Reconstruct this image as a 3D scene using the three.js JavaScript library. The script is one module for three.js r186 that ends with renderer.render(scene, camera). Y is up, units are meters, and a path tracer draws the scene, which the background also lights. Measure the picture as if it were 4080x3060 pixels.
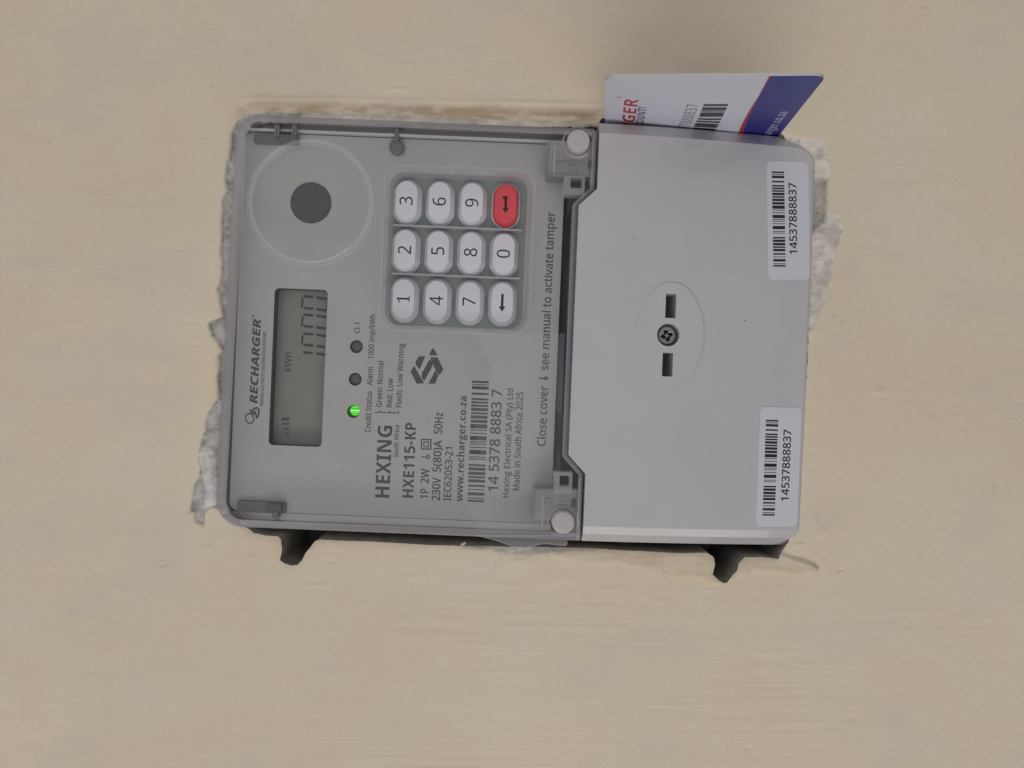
import * as THREE from 'three';
import { RectAreaLightUniformsLib } from 'three/addons/lights/RectAreaLightUniformsLib.js';
import { mergeGeometries, toCreasedNormals, mergeVertices } from 'three/addons/utils/BufferGeometryUtils.js';
import { Brush, Evaluator, SUBTRACTION, ADDITION } from 'three-bvh-csg';

// ---------------------------------------------------------------- camera, light, exposure
const FOV = 53, ZC = 0.237;
const scene = new THREE.Scene();
scene.background = new THREE.Color(0x000000);
const camera = new THREE.PerspectiveCamera(FOV, 4 / 3, 0.01, 20);
camera.position.set(0, 0, ZC);
camera.lookAt(0, 0, 0);
const renderer = new THREE.WebGLRenderer({ antialias: true });
renderer.setSize(1024, 768);
renderer.toneMapping = THREE.LinearToneMapping;
renderer.toneMappingExposure = 1;
renderer.shadowMap.enabled = true;
RectAreaLightUniformsLib.init();
function areaLight(name, color, intensity, w, h, pos, target) {
  const l = new THREE.RectAreaLight(color, intensity, w, h);
  l.name = name; l.position.set(...pos); l.lookAt(...target); scene.add(l);
}
areaLight('window_light', 0xfffaf6, 3.0, 2.0, 0.42, [0.05, -1.3, 1.08], [0, 0, 0]);
areaLight('room_light', 0xfcfafb, 0.485, 5.4, 5.4, [-1.1, 0.5, 1.3], [-1.1, 0.5, 0]);

// ---------------------------------------------------------------- helpers
const TAN2 = 2 * Math.tan((FOV * Math.PI) / 360);
const K = (z) => ((ZC - z) * TAN2) / 3060;                 // metres per unit of the measured drawing, at height z above the wall
const TH = 0.041, C = Math.cos(TH), S = Math.sin(TH);      // the meter hangs 2.3 degrees out of level
const W = (px, py, z = 0) => [(px - 2040) * K(z), (1530 - py) * K(z), z];
const ORG = W(2050, 1310, 0);
const L = (px, py, z = 0) => { const w = W(px, py, z), x = w[0] - ORG[0], y = w[1] - ORG[1]; return [C * x - S * y, S * x + C * y, z]; };
const Q = (lx, ly, z = 0) => L(2050 + lx * C - ly * S, 1310 + lx * S + ly * C, z);
function hash(i, j, k) { let h = Math.imul(i, 374761393) ^ Math.imul(j, 668265263) ^ Math.imul(k, 1274126177); h = Math.imul(h ^ (h >>> 13), 1274126177); h ^= h >>> 16; return (h >>> 0) / 4294967296; }
function vn(x, y, k = 0) {
  const i = Math.floor(x), j = Math.floor(y); let u = x - i, v = y - j; u = u * u * (3 - 2 * u); v = v * v * (3 - 2 * v);
  const a = hash(i, j, k), b = hash(i + 1, j, k), c = hash(i, j + 1, k), d = hash(i + 1, j + 1, k);
  return a + (b - a) * u + (c - a) * v + (a - b - c + d) * u * v;
}
const fbm = (x, y, k, n = 4) => { let s = 0, a = 0.5, t = 0; for (let o = 0; o < n; o++) { s += a * vn(x, y, k + o * 17); t += a; a *= 0.5; x *= 2.03; y *= 2.03; } return s / t - 0.5; };
const clamp = (x, a = 0, b = 1) => Math.min(b, Math.max(a, x));
const sst = (a, b, x) => { const t = clamp((x - a) / (b - a)); return t * t * (3 - 2 * t); };
const lin = (r, g, b) => new THREE.Color().setRGB(r, g, b);
const std = (color, roughness = 0.5, more = {}) => new THREE.MeshStandardMaterial({ color, roughness, ...more });
const phys = (color, roughness = 0.5, more = {}) => new THREE.MeshPhysicalMaterial({ color, roughness, ...more });
const used = {};
function numbered(n) { used[n] = (used[n] ?? -1) + 1; return used[n] ? `${n}_${String(used[n]).padStart(3, '0')}` : n; }
function mesh(name, geo, mat, parent = scene) {
  const m = new THREE.Mesh(geo, mat); m.name = numbered(name); m.castShadow = m.receiveShadow = true; parent.add(m); return m;
}
function tag(o, label, category, extra = {}) { o.userData = { label, category, ...extra }; return o; }

// a closed outline with rounded corners: [x, y, radius]
function outline(pts, n = 8) {
  const out = [], N = pts.length;
  for (let i = 0; i < N; i++) {
    const [x, y, r = 0] = pts[i], p = pts[(i + N - 1) % N], q = pts[(i + 1) % N];
    if (r <= 0) { out.push([x, y]); continue; }
    const a = new THREE.Vector2(p[0] - x, p[1] - y).normalize(), b = new THREE.Vector2(q[0] - x, q[1] - y).normalize();
    const half = Math.acos(clamp(a.dot(b), -1, 1)) / 2, d = r / Math.tan(half), c = a.clone().add(b).normalize().multiplyScalar(r / Math.sin(half));
    const s = new THREE.Vector2(a.x * d - c.x, a.y * d - c.y), e = new THREE.Vector2(b.x * d - c.x, b.y * d - c.y);
    let a0 = s.angle(), a1 = e.angle(); while (a1 - a0 > Math.PI) a1 -= 2 * Math.PI; while (a1 - a0 < -Math.PI) a1 += 2 * Math.PI;
    for (let k = 0; k <= n; k++) { const t = a0 + ((a1 - a0) * k) / n; out.push([x + c.x + r * Math.cos(t), y + c.y + r * Math.sin(t)]); }
  }
  return ccw(out);
}
function ccw(p) { let s = 0; p.forEach(([x, y], i) => { const [u, v] = p[(i + 1) % p.length]; s += x * v - u * y; }); return s < 0 ? p.slice().reverse() : p; }
const rrect = (cx, cy, w, h, r, n = 8) => outline([[cx - w / 2, cy - h / 2, r], [cx + w / 2, cy - h / 2, r], [cx + w / 2, cy + h / 2, r], [cx - w / 2, cy + h / 2, r]], n);
const circle = (cx, cy, r, n = 40) => Array.from({ length: n }, (_, i) => [cx + r * Math.cos((i / n) * 2 * Math.PI), cy + r * Math.sin((i / n) * 2 * Math.PI)]);
function inset(p, d) {                                      // moves a counter-clockwise outline inwards by d
  const N = p.length;
  return p.map(([x, y], i) => {
    let j = i, k = i; do j = (j + N - 1) % N; while (Math.hypot(p[j][0] - x, p[j][1] - y) < 1e-7); do k = (k + 1) % N; while (Math.hypot(p[k][0] - x, p[k][1] - y) < 1e-7);
    const a = new THREE.Vector2(x - p[j][0], y - p[j][1]).normalize(), b = new THREE.Vector2(p[k][0] - x, p[k][1] - y).normalize();
    const n = new THREE.Vector2(-a.y - b.y, a.x + b.x).normalize(), c = Math.max(0.3, n.x * -a.y + n.y * a.x);
    return [x + (n.x * d) / c, y + (n.y * d) / c];
  });
}
const shapeOf = (p, holes = []) => { const s = new THREE.Shape(p.map((q) => new THREE.Vector2(...q))); s.holes = holes.map((h) => new THREE.Path(h.map((q) => new THREE.Vector2(...q)))); return s; };
function flat(p, z, holes) { const g = new THREE.ShapeGeometry(shapeOf(p, holes)); g.translate(0, 0, z); return g; }
function prism(p, z0, z1, holes, bevel = 0) {
  const g = new THREE.ExtrudeGeometry(shapeOf(p, holes), { depth: z1 - z0 - 2 * bevel, bevelEnabled: bevel > 0, bevelSize: bevel, bevelThickness: bevel, bevelOffset: -bevel, bevelSegments: 2, curveSegments: 1 });
  g.translate(0, 0, z0 + bevel); return g;
}
function rings(p, list, cap = true, crease = 0.5, ins = inset) {          // a stack of insets of one outline: [inset, z], from the foot up
  const N = p.length, pos = [], idx = [];
  for (const [d, z] of list) for (const [x, y] of d ? ins(p, d) : p) pos.push(x, y, z);
  for (let r = 0; r + 1 < list.length; r++) for (let i = 0; i < N; i++) { const a = r * N + i, b = r * N + ((i + 1) % N); idx.push(a, b, b + N, a, b + N, a + N); }
  let g = new THREE.BufferGeometry(); g.setAttribute('position', new THREE.Float32BufferAttribute(pos, 3)); g.setIndex(idx);
  if (cap) {
    const [d, z] = list[list.length - 1], q = flat(d ? inset(p, d) : p, z);
    const c = new THREE.BufferGeometry(); c.setAttribute('position', q.attributes.position); c.setIndex(q.index); g = mergeGeometries([g, c]);
  }
  g = toCreasedNormals(mergeVertices(g, 1e-7), crease);
  return planarUV(g);
}
function planarUV(g, x0 = 0, y0 = 0, w = 1, h = 1) {
  const p = g.attributes.position, uv = new Float32Array(p.count * 2);
  for (let i = 0; i < p.count; i++) { uv[i * 2] = (p.getX(i) - x0) / w; uv[i * 2 + 1] = (p.getY(i) - y0) / h; }
  g.setAttribute('uv', new THREE.BufferAttribute(uv, 2)); return g;
}
function canvas(w, h, draw) { const c = document.createElement('canvas'); c.width = w; c.height = h; draw(c.getContext('2d'), w, h); const t = new THREE.CanvasTexture(c); t.colorSpace = THREE.SRGBColorSpace; t.anisotropy = 8; return t; }
function fit(ctx, text, x, y, len, size, font = 'sans-serif', weight = '') {  // text along +x from (x, y), stretched to the length
  ctx.font = `${weight} ${size}px ${font}`; const w = ctx.measureText(text).width;
  ctx.save(); ctx.translate(x, y); ctx.scale(len / w, 1); ctx.fillText(text, 0, 0); if (!weight) { ctx.strokeStyle = ctx.fillStyle; ctx.lineWidth = size * 0.035; ctx.strokeText(text, 0, 0); } ctx.restore();
}
const CODE = '211232 122231 213131 241112 421211 114212 114131 312131 212123 2331112'.split(' ').join('').split('').map(Number);   // the serial number as bars and gaps
function bars(ctx, x, y, len, h) { const m = len / CODE.reduce((a, b) => a + b, 0); let at = x; CODE.forEach((n, i) => { if (i % 2 === 0) ctx.fillRect(at, y, n * m - m * 0.12, h); at += n * m; }); }
const polyline = (s) => s.trim().split(/\s+/).map((p) => p.split(',').map(Number));

// ---------------------------------------------------------------- the wall: painted plaster with an opening chopped into it
const X0 = -500, Y0 = -500, STEP = 2.5, NW = 2032, NH = 1624;
const HOLE = polyline(`1010,480 1200,483 1500,487 1800,494 2100,500 2385,498 2400,466 2450,464 2800,482 3090,508 3118,532 3150,572 3190,612 3214,655 3224,720
 3230,850 3229,1050 3228,1250 3222,1400 3212,1560 3198,1700 3188,1850 3178,2000 3168,2085 3152,2135 3143,2160 3124,2189 3106,2211 3099,2226 3034,2220 2969,2222
 2944,2244 2936,2273 2915,2294 2897,2320 2882,2322 2860,2309 2837,2287 2850,2251 2846,2222 2817,2203 2707,2204 2503,2194 2383,2186 2200,2182 2029,2181 1846,2177 1703,2173
 1500,2160 1400,2157 1275,2151 1252,2158 1236,2180 1215,2206 1202,2234 1185,2251 1160,2255 1135,2247 1115,2233 1122,2190 1117,2152 1105,2139 1060,2135 1010,2124 985,2106
 940,2088 912,2062 893,2020 880,1985 880,1960 886,1890 892,1680 901,1500 910,1300 919,1100 930,900 946,700 955,600 962,520 985,495`);
const CHIP_LEFT = polyline(`985,470 944,481 920,534 924,579 903,644 899,709 904,758 885,787 883,848 879,949 885,1051 882,1100 868,1149 873,1189 879,1230 884,1263 855,1268 834,1287 838,1338
 866,1363 889,1393 868,1420 874,1479 866,1501 871,1544 872,1580 850,1612 830,1650 818,1680 818,1719 800,1752 797,1801 791,1831 797,1861 788,1906 770,1939 766,1975 754,2033 776,2039 779,2084 814,2094
 816,2042 838,2022 900,2030 960,1900 960,900 1000,480`);
const CHIP_TOP = polyline(`950,475 1005,446 1300,443 1500,447 1700,455 1866,466 2192,486 2380,490 2380,520 950,520`);
const CHIP_RIGHT = polyline(`3120,545 3200,546 3288,560 3297,600 3302,676 3295,769 3291,861 3352,858 3356,921 3333,1001 3312,1106 3291,1191 3268,1241 3242,1310 3215,1310 3200,640`);
const CHIP_DEEP = polyline(`3225,700 3255,706 3298,712 3293,800 3291,880 3262,888 3236,930 3225,930`);
const LUMP = polyline(`806,1780 836,1790 852,1840 850,1900 862,1950 862,2000 840,2024 822,2036 816,2010 826,1960 815,1890 800,1830`);
const CHIP_LOW = polyline(`1846,2178 1900,2186 1960,2184 2000,2198 2060,2203 2110,2209 2160,2200 2200,2199 2260,2190 2383,2186 2383,2174 1846,2168`);
const BAND = polyline(`2180,2180 2220,2225 2290,2238 2367,2244 2490,2246 2560,2262 2598,2282 2649,2293 2714,2292 2757,2289 2822,2311 2873,2326 2924,2302 2944,2284 2976,2284 3002,2269 3100,2276 3215,2286 3247,2280 3255,2258 3222,2240 3164,2225 3100,2200 2900,2170`);
const GROOVE = polyline(`950,425 1300,418 1700,424 2000,432 2400,448 2420,470 2300,490 1900,470 1500,450 1200,446 960,452`);
function mask(list, soft) {
  const c = document.createElement('canvas'); c.width = NW; c.height = NH; const x = c.getContext('2d');
  x.fillStyle = '#000'; x.fillRect(0, 0, NW, NH); x.fillStyle = '#fff';
  for (const p of list) { x.beginPath(); p.forEach(([u, v], i) => x[i ? 'lineTo' : 'moveTo']((u - X0) / STEP, (v - Y0) / STEP)); x.fill(); }
  const d = x.getImageData(0, 0, NW, NH).data, f = new Float32Array(NW * NH);
  for (let i = 0; i < f.length; i++) f[i] = d[i * 4] / 255;
  return blur(f, Math.max(1, Math.round(soft / STEP)));
}
function blur(f, r) {
  let a = f, b = new Float32Array(f.length);
  for (let pass = 0; pass < 2; pass++) {
    for (let y = 0; y < NH; y++) { let s = 0; const o = y * NW; for (let x = -r; x < NW; x++) { s += a[o + Math.min(NW - 1, x + r)] - (x > r ? a[o + x - r - 1] : a[o]) * (x > -r ? 1 : 0); if (x === -r) s = a[o] * (2 * r + 1) - a[o] * 0; if (x >= 0) b[o + x] = s / (2 * r + 1); } }
    const t = new Float32Array(f.length);
    for (let x = 0; x < NW; x++) { let s = 0; for (let k = -r; k <= r; k++) s += b[clamp(k, 0, NH - 1) * NW + x]; for (let y = 0; y < NH; y++) { t[y * NW + x] = s / (2 * r + 1); s += b[Math.min(NH - 1, y + r + 1) * NW + x] - b[Math.max(0, y - r) * NW + x]; } }
    a = t; b = new Float32Array(f.length);
  }
  return a;
}
const at = (f, px, py) => {
  const x = clamp((px - X0) / STEP - 0.5, 0, NW - 1.001), y = clamp((py - Y0) / STEP - 0.5, 0, NH - 1.001), i = x | 0, j = y | 0, u = x - i, v = y - j, o = j * NW + i;
  return (f[o] * (1 - u) + f[o + 1] * u) * (1 - v) + (f[o + NW] * (1 - u) + f[o + NW + 1] * u) * v;
};
const mChip = mask([CHIP_LEFT, CHIP_TOP, CHIP_RIGHT, CHIP_LOW], 3), mDeep = mask([CHIP_DEEP], 4), mLump = mask([LUMP], 14), mBand = mask([BAND], 3), mGroove = mask([GROOVE], 14), mEdge = mask([HOLE], 26), mNear = mask([HOLE], 90), mFar = mask([HOLE], 190), mLow = mask([CHIP_LOW], 3);
const bumpsAt = [[1010, 2222, 40, 14, 0.25], [828, 2186, 22, 20, 0.5], [640, 2228, 16, 12, -0.3], [1040, 2290, 14, 10, 0.3], [1260, 2330, 60, 8, 0.2], [2060, 2640, 46, 8, -0.3], [1760, 2648, 30, 9, -0.45], [1780, 2640, 30, 8, 0.5],
  [2420, 2345, 40, 10, 0.35], [2640, 2395, 26, 8, 0.3], [2830, 2350, 22, 8, 0.3], [3390, 2860, 30, 8, -0.5], [2985, 2978, 12, 10, -0.6], [3610, 250, 40, 12, 0.4], [3585, 262, 30, 9, -0.4], [3640, 280, 26, 9, 0.35], [3560, 350, 14, 40, 0.25],
  [3352, 2272, 10, 8, -0.6], [3354, 2280, 10, 6, 0.4], [3500, 1560, 26, 20, 0.4], [3515, 1582, 18, 8, -0.35], [3460, 1010, 24, 30, 0.2], [3690, 345, 8, 8, -0.3], [2150, 2478, 22, 5, 0.25], [2316, 2460, 8, 6, -0.3], [1390, 2974, 18, 6, -0.35],
  [786, 1370, 14, 10, -0.3], [760, 1282, 14, 9, -0.25], [1580, 352, 40, 9, 0.3], [1600, 344, 30, 5, -0.3], [2183, 372, 8, 20, 0.4], [2650, 2272, 7, 6, -0.8], [2330, 2245, 8, 5, -0.5], [2060, 2238, 40, 14, 0.3], [2250, 2300, 60, 20, 0.25], [1640, 2300, 50, 12, 0.2], [2010, 2330, 60, 10, 0.2],
  [1320, 2236, 12, 5, -0.5], [3040, 2905, 30, 6, 0.25], [2800, 2560, 60, 8, 0.2], [3100, 2420, 50, 10, 0.2], [3485, 1870, 8, 22, -0.35], [3280, 2120, 26, 18, 0.3], [3240, 2060, 20, 30, 0.3], [3180, 2170, 22, 10, 0.4], [480, 2350, 40, 20, 0.2], [660, 2250, 26, 6, -0.25]];
const HGT = new Float32Array(NW * NH), BMP = new Float32Array(NW * NH), COL = new Uint8Array(NW * NH * 4);
const sq = (c) => Math.round(255 * (c <= 0.0031308 ? 12.92 * c : 1.055 * Math.pow(c, 1 / 2.4) - 0.055));
const GAM = new Uint8Array(4097).map((_, i) => sq(i / 4096));
for (let j = 0; j < NH; j++) for (let i = 0; i < NW; i++) {
  const o = j * NW + i, x = X0 + (i + 0.5) * STEP, y = Y0 + (j + 0.5) * STEP;
  // --- relief
  const near = mNear[o], wx = x + 10 * (vn(x / 26, y / 26, 3) - 0.5), wy = y + 10 * (vn(x / 26, y / 26, 4) - 0.5), chip = at(mChip, wx, wy), inFrame = x > 640 && x < 3420 && y > 360 && y < 2400;
  let h = 0.8e-3 * fbm(x / 900, y / 620, 11, 3) + 0.16e-3 * fbm(x / 210, y / 70, 21, 3) * (0.5 + sst(2000, 2500, y));
  if (inFrame || near > 0.01) {
    const rough = chip > 0.02 ? (0.6 * fbm(x / 34, y / 16, 31, 4) + 0.5 * fbm(x / 9, y / 7, 32, 2)) : 0;
    h += near * 0.7e-3 * fbm(x / 90, y / 40, 41, 4) + mFar[o] * (y > 1900 ? 1 : 0.35) * (0.55e-3 * fbm(x / 130, y / 26, 43, 4) - 0.45e-3 * sst(0.28, 0.34, fbm(x / 44, y / 16, 44, 3))) - 1.1e-3 * mEdge[o] * mEdge[o] * 2;
    h -= chip * ((x < 1200 && y > 500 ? 1.0e-3 : 0.35e-3) + 1.5e-3 * mDeep[o] - (x < 1200 ? 0.65e-3 : 0.3e-3) * rough + (x < 1200 ? 2.2e-3 : 0.6e-3) * mEdge[o]);
    h += mLump[o] * 1.5e-3;
    const b = at(mBand, x + 6 * (vn(x / 18, y / 18, 5) - 0.5), y + 6 * (vn(x / 18, y / 18, 6) - 0.5)); h += 1.4e-3 * b * clamp(1.05 - 1.7 * mNear[o], 0.12, 1);
    h -= 1.7e-3 * mGroove[o];
    if (y < 460) h += 0.45e-3 * Math.exp(-(((y - (396 + (x - 960) * 0.018)) / 16) ** 2)) * sst(900, 1050, x) * sst(2650, 2350, x);
  }
  HGT[o] = h;
  // --- brush marks
  const yb = y - 0.012 * x, low = 0.16 + 1.2 * sst(2150, 2500, y) * sst(500, 1300, x) + 0.25 * vn(x / 500, y / 400, 8), amp = low * (0.3 + 1.3 * sst(0.25, 0.9, vn(x / 620, y / 190, 9)));
  BMP[o] = 0.5 + 0.11 * amp * ((vn(x / 260, (yb + 14 * vn(x / 500, yb / 90, 58)) / 9, 51) - 0.5) + 1.5 * (vn(x / 340, (yb + 20 * vn(x / 400, yb / 120, 59)) / 22, 52) - 0.5) + 0.35 * (vn(x / 120, yb / 5, 53) - 0.5)) + 0.08 * (vn(x / 7, y / 7, 54) - 0.5) + 0.09 * fbm(x / 50, y / 22, 55, 3) - 0.2 * sst(0.37, 0.43, fbm(x / 30, y / 22, 57, 2)) * sst(0.45, 0.7, vn(x / 500, y / 400, 60)) + (chip > 0.05 ? 0.5 * chip * fbm(x / 9, y / 9, 56, 3) : 0);
  // --- colour: cream paint with uneven tint, grey plaster where it is knocked off
  const m1 = fbm(x / 520, y / 420, 61, 4), m2 = fbm(x / 300 + 7, y / 210, 71, 4), g = fbm(x / 14, y / 9, 81, 3), st = vn(x / 300, yb / 10, 82) - 0.5;
  let r = 0.825 + 0.05 * m1 + 0.05 * g + 0.008 * st, gg = 0.715 + 0.05 * m1 - 0.035 * m2 + 0.05 * g + 0.008 * st, bb = 0.55 + 0.05 * m1 - 0.07 * m2 + 0.04 * g + 0.008 * st;
  const grey = sst(0.08, 0.3, fbm(x / 330 + 3, y / 150, 91, 3)) * 0.35; const lum = 0.66; r += (lum - r) * grey * 0.6; gg += (lum * 0.96 - gg) * grey * 0.6; bb += (lum * 0.88 - bb) * grey * 0.6;
  if (inFrame) {
    const dirt = clamp(mGroove[o] * 1.5 * sst(-0.26, 0.24, fbm(x / 60, y / 16, 101, 4)) + 0.45 * at(mBand, x, y) * sst(-0.2, 0.35, fbm(x / 70, y / 20, 103, 3)));
    r *= 1 - 0.26 * dirt; gg *= 1 - 0.34 * dirt; bb *= 1 - 0.44 * dirt;
    if (chip > 0.01) {
      const q = sst(0.3, 0.72, chip + 0.5 * fbm(x / 9, y / 7, 111, 3)) * 0.88, n = fbm(x / 30, y / 26, 121, 4), s = fbm(x / 6, y / 6, 131, 2), white = clamp(0.45 + 1.5 * n + mLump[o] * 0.5 - mDeep[o] * 0.4);
      const pit = sst(0.30, 0.37, fbm(x / 13, y / 13, 141, 2)) * 0.6;
      const v = ((x < 1200 && !(mLump[o] > 0.3) ? 0.27 : 0.5) + 0.34 * clamp(white + 0.9 * fbm(x / 70, y / 60, 122, 2)) + 0.14 * s) * (1 - pit * 0.6) - 0.17 * mDeep[o];
      const wm = x > 1200 ? 1 : 0; r += (v * (1.02 + 0.05 * wm) - r) * q; gg += (v * (1 + 0.015 * wm) - gg) * q; bb += (v * (0.965 - 0.05 * wm) - bb) * q;
    }
  }
  const spot = sst(0.35, 0.42, fbm(x / 40, y / 34, 151, 2)) * 0.07; r *= 1 - spot; gg *= 1 - spot * 1.1; bb *= 1 - spot * 1.2;
  COL[o * 4] = GAM[(clamp(r) * 4096) | 0]; COL[o * 4 + 1] = GAM[(clamp(gg) * 4096) | 0]; COL[o * 4 + 2] = GAM[(clamp(bb) * 4096) | 0]; COL[o * 4 + 3] = 255;
}
for (const [bx, by, rx, ry, a] of bumpsAt) for (let y = by - 3 * ry; y <= by + 3 * ry; y += STEP) for (let x = bx - 3 * rx; x <= bx + 3 * rx; x += STEP) {
  const i = Math.round((x - X0) / STEP - 0.5), j = Math.round((y - Y0) / STEP - 0.5); if (i < 0 || j < 0 || i >= NW || j >= NH) continue;
  const u = (x - bx) / rx, v = (y - by) / ry; HGT[j * NW + i] += a * 1e-3 * Math.exp(-(u * u + v * v)) * (0.5 + vn(x / (rx * 0.4), y / (ry * 0.5), 201));
}
const tCol = new THREE.DataTexture(COL, NW, NH); tCol.colorSpace = THREE.SRGBColorSpace; tCol.magFilter = tCol.minFilter = THREE.LinearFilter; tCol.needsUpdate = true;
const tBmp = new THREE.DataTexture(BMP, NW, NH, THREE.RedFormat, THREE.FloatType); tBmp.magFilter = tBmp.minFilter = THREE.LinearFilter; tBmp.needsUpdate = true;
const wallMat = std(0xffffff, 0.62, { map: tCol, bumpMap: tBmp, bumpScale: 0.42e-3 });

function holeDistance(px, py) {                              // above 0 outside the opening
  let best = 1e9, inside = false; const N = HOLE.length;
  for (let i = 0, j = N - 1; i < N; j = i++) {
    const [ax, ay] = HOLE[j], [bx, by] = HOLE[i], dx = bx - ax, dy = by - ay, t = clamp(((px - ax) * dx + (py - ay) * dy) / (dx * dx + dy * dy)), d = (px - ax - t * dx) ** 2 + (py - ay - t * dy) ** 2;
    if (d < best) best = d; if ((ay > py) !== (by > py) && px < ((bx - ax) * (py - ay)) / (by - ay) + ax) inside = !inside;
  }
  return (inside ? -1 : 1) * Math.sqrt(best);
}
function buildWall() {
  const line = (a, b, c, d, fine, coarse) => { const o = []; let v = a; while (v < d) { o.push(v); const dist = v < b ? b - v : v > c ? v - c : 0; v += Math.min(coarse, fine + dist * 0.06); } o.push(d); return o; };
  const xs = line(X0, 730, 3380, 4580, 5, 15), ys = line(Y0, 390, 2350, 3560, 5, 13), nx = xs.length, ny = ys.length;
  const pos = [], px = [], py = [], sd = [], idx = [];
  const add = (x, y, s) => { px.push(x); py.push(y); sd.push(s); const w = W(x, y, 0); pos.push(w[0], w[1], at(HGT, x, y)); return px.length - 1; };
  for (let j = 0; j < ny; j++) for (let i = 0; i < nx; i++) {
    const x = xs[i], y = ys[j]; let s = 999;
    if (x > 720 && x < 3400 && y > 420 && y < 2350) s = holeDistance(x, y) + 7 * fbm(x / 16, y / 16, 301, 3) * (y > 2100 ? 0.25 : 1.2);
    add(x, y, s);
  }
  const cuts = new Map(), lip = [];
  const cut = (a, b) => { const k = a < b ? a * 1e7 + b : b * 1e7 + a; if (!cuts.has(k)) { const t = sd[a] / (sd[a] - sd[b]); cuts.set(k, add(px[a] + (px[b] - px[a]) * t, py[a] + (py[b] - py[a]) * t, 0)); } return cuts.get(k); };
  const tri = (...v) => {
    const n = v.filter((k) => sd[k] > 0).length; if (n === 3) return idx.push(...v); if (!n) return;
    while (!(sd[v[0]] > 0 && sd[v[2]] <= 0)) v.push(v.shift());
    if (n === 1) { const p = cut(v[0], v[1]), q = cut(v[2], v[0]); idx.push(v[0], p, q); lip.push([p, q]); }
    else { const p = cut(v[1], v[2]), q = cut(v[2], v[0]); idx.push(v[0], v[1], p, v[0], p, q); lip.push([p, q]); }
  };
  for (let j = 0; j + 1 < ny; j++) for (let i = 0; i + 1 < nx; i++) { const a = j * nx + i; tri(a, a + nx, a + 1); tri(a + 1, a + nx, a + nx + 1); }
  const g = new THREE.BufferGeometry(); g.setAttribute('position', new THREE.Float32BufferAttribute(pos, 3)); g.setIndex(idx); g.computeVertexNormals();
  const uv = []; px.forEach((x, k) => uv.push((x - X0) / (NW * STEP), (py[k] - Y0) / (NH * STEP))); g.setAttribute('uv', new THREE.Float32BufferAttribute(uv, 2));
  const wall = mesh('wall', g, wallMat);
  tag(wall, 'cream painted plaster wall with brush marks and an opening chopped out around the meter', 'wall', { kind: 'structure' });
  // the broken edge of the opening, going back into the wall
  const lp = [], li = [], lu = [], depth = [0, 0.0012, 0.004, 0.010, 0.020, 0.034];
  for (const [p, q] of lip) for (let k = 0; k < depth.length; k++) for (const v of [p, q]) {
    const r = k ? (py[v] > 2090 ? 0.12e-3 : 0.7e-3) : 0, x = px[v], y = py[v], e = r * 2 * (vn(x / 14 + k * 3.1, y / 14 + k * 1.7, 311) - 0.5), a = Math.atan2(y - 1310, x - 2050);
    lp.push(pos[v * 3] + e * Math.cos(a), pos[v * 3 + 1] - e * Math.sin(a), pos[v * 3 + 2] - depth[k]); lu.push((x + y) / 400, k * 0.2);
    if (v === q && k) { const b = lp.length / 3 - 4; li.push(b, b + 1, b + 3, b, b + 3, b + 2); }
  }
  let lg = new THREE.BufferGeometry(); lg.setAttribute('position', new THREE.Float32BufferAttribute(lp, 3)); lg.setAttribute('uv', new THREE.Float32BufferAttribute(lu, 2)); lg.setIndex(li); lg = toCreasedNormals(mergeVertices(lg, 1e-6), 0.7);
  const grit = canvas(256, 256, (c, w, h) => { const d = c.createImageData(w, h); for (let k = 0; k < w * h; k++) { const v = 142 + 60 * fbm((k % w) / 12, ((k / w) | 0) / 12, 321, 4); d.data[k * 4] = v * 1.03; d.data[k * 4 + 1] = v; d.data[k * 4 + 2] = v * 0.93; d.data[k * 4 + 3] = 255; } c.putImageData(d, 0, 0); });
  grit.wrapS = grit.wrapT = THREE.RepeatWrapping;
  mesh('opening_edge', lg, std(0xffffff, 0.9, { map: grit, side: THREE.DoubleSide }), wall);
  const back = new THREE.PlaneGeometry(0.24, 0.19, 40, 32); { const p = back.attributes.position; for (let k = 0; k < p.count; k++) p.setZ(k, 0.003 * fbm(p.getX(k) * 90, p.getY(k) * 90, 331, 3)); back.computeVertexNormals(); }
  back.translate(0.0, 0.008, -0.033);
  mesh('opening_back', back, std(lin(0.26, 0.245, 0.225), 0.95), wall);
}
buildWall();

// ---------------------------------------------------------------- the meter
const meter = new THREE.Group(); meter.name = numbered('electricity_meter'); meter.position.set(...ORG); meter.rotation.z = -TH; scene.add(meter);
tag(meter, 'light grey prepaid electricity meter with keypad under a clear cover, set sideways into the wall', 'electricity meter');
const ZF = -0.0032, ZP = 0.006;                               // faceplate, front of the clear cover
const P2 = (lx, ly, z) => { const q = Q(lx, ly, z); return [q[0], q[1]]; };
const box = (px0, py0, px1, py1, z) => { const a = L((px0 + px1) / 2, (py0 + py1) / 2, z), k = K(z); return [a[0], a[1], (px1 - px0) * k, (py1 - py0) * k]; };   // centre and size of a measured rectangle
const grey = std(lin(0.50, 0.50, 0.49), 0.5), darkGrey = std(lin(0.09, 0.09, 0.10), 0.5), black = std(lin(0.03, 0.03, 0.033), 0.6);
const clear = phys(0xffffff, 0.06, { transmission: 1, thickness: 0, ior: 1.46, side: THREE.DoubleSide });
const tinted = phys(lin(0.89, 0.86, 0.90), 0.2, { transmission: 0.72, thickness: 0, ior: 1.46, side: THREE.DoubleSide });
const block = phys(lin(0.80, 0.77, 0.82), 0.26, { transmission: 0.7, thickness: 0, ior: 1.46, side: THREE.DoubleSide });
const milky = phys(lin(0.80, 0.79, 0.82), 0.3, { transmission: 0.72, thickness: 0, ior: 1.46, side: THREE.DoubleSide });
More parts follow.
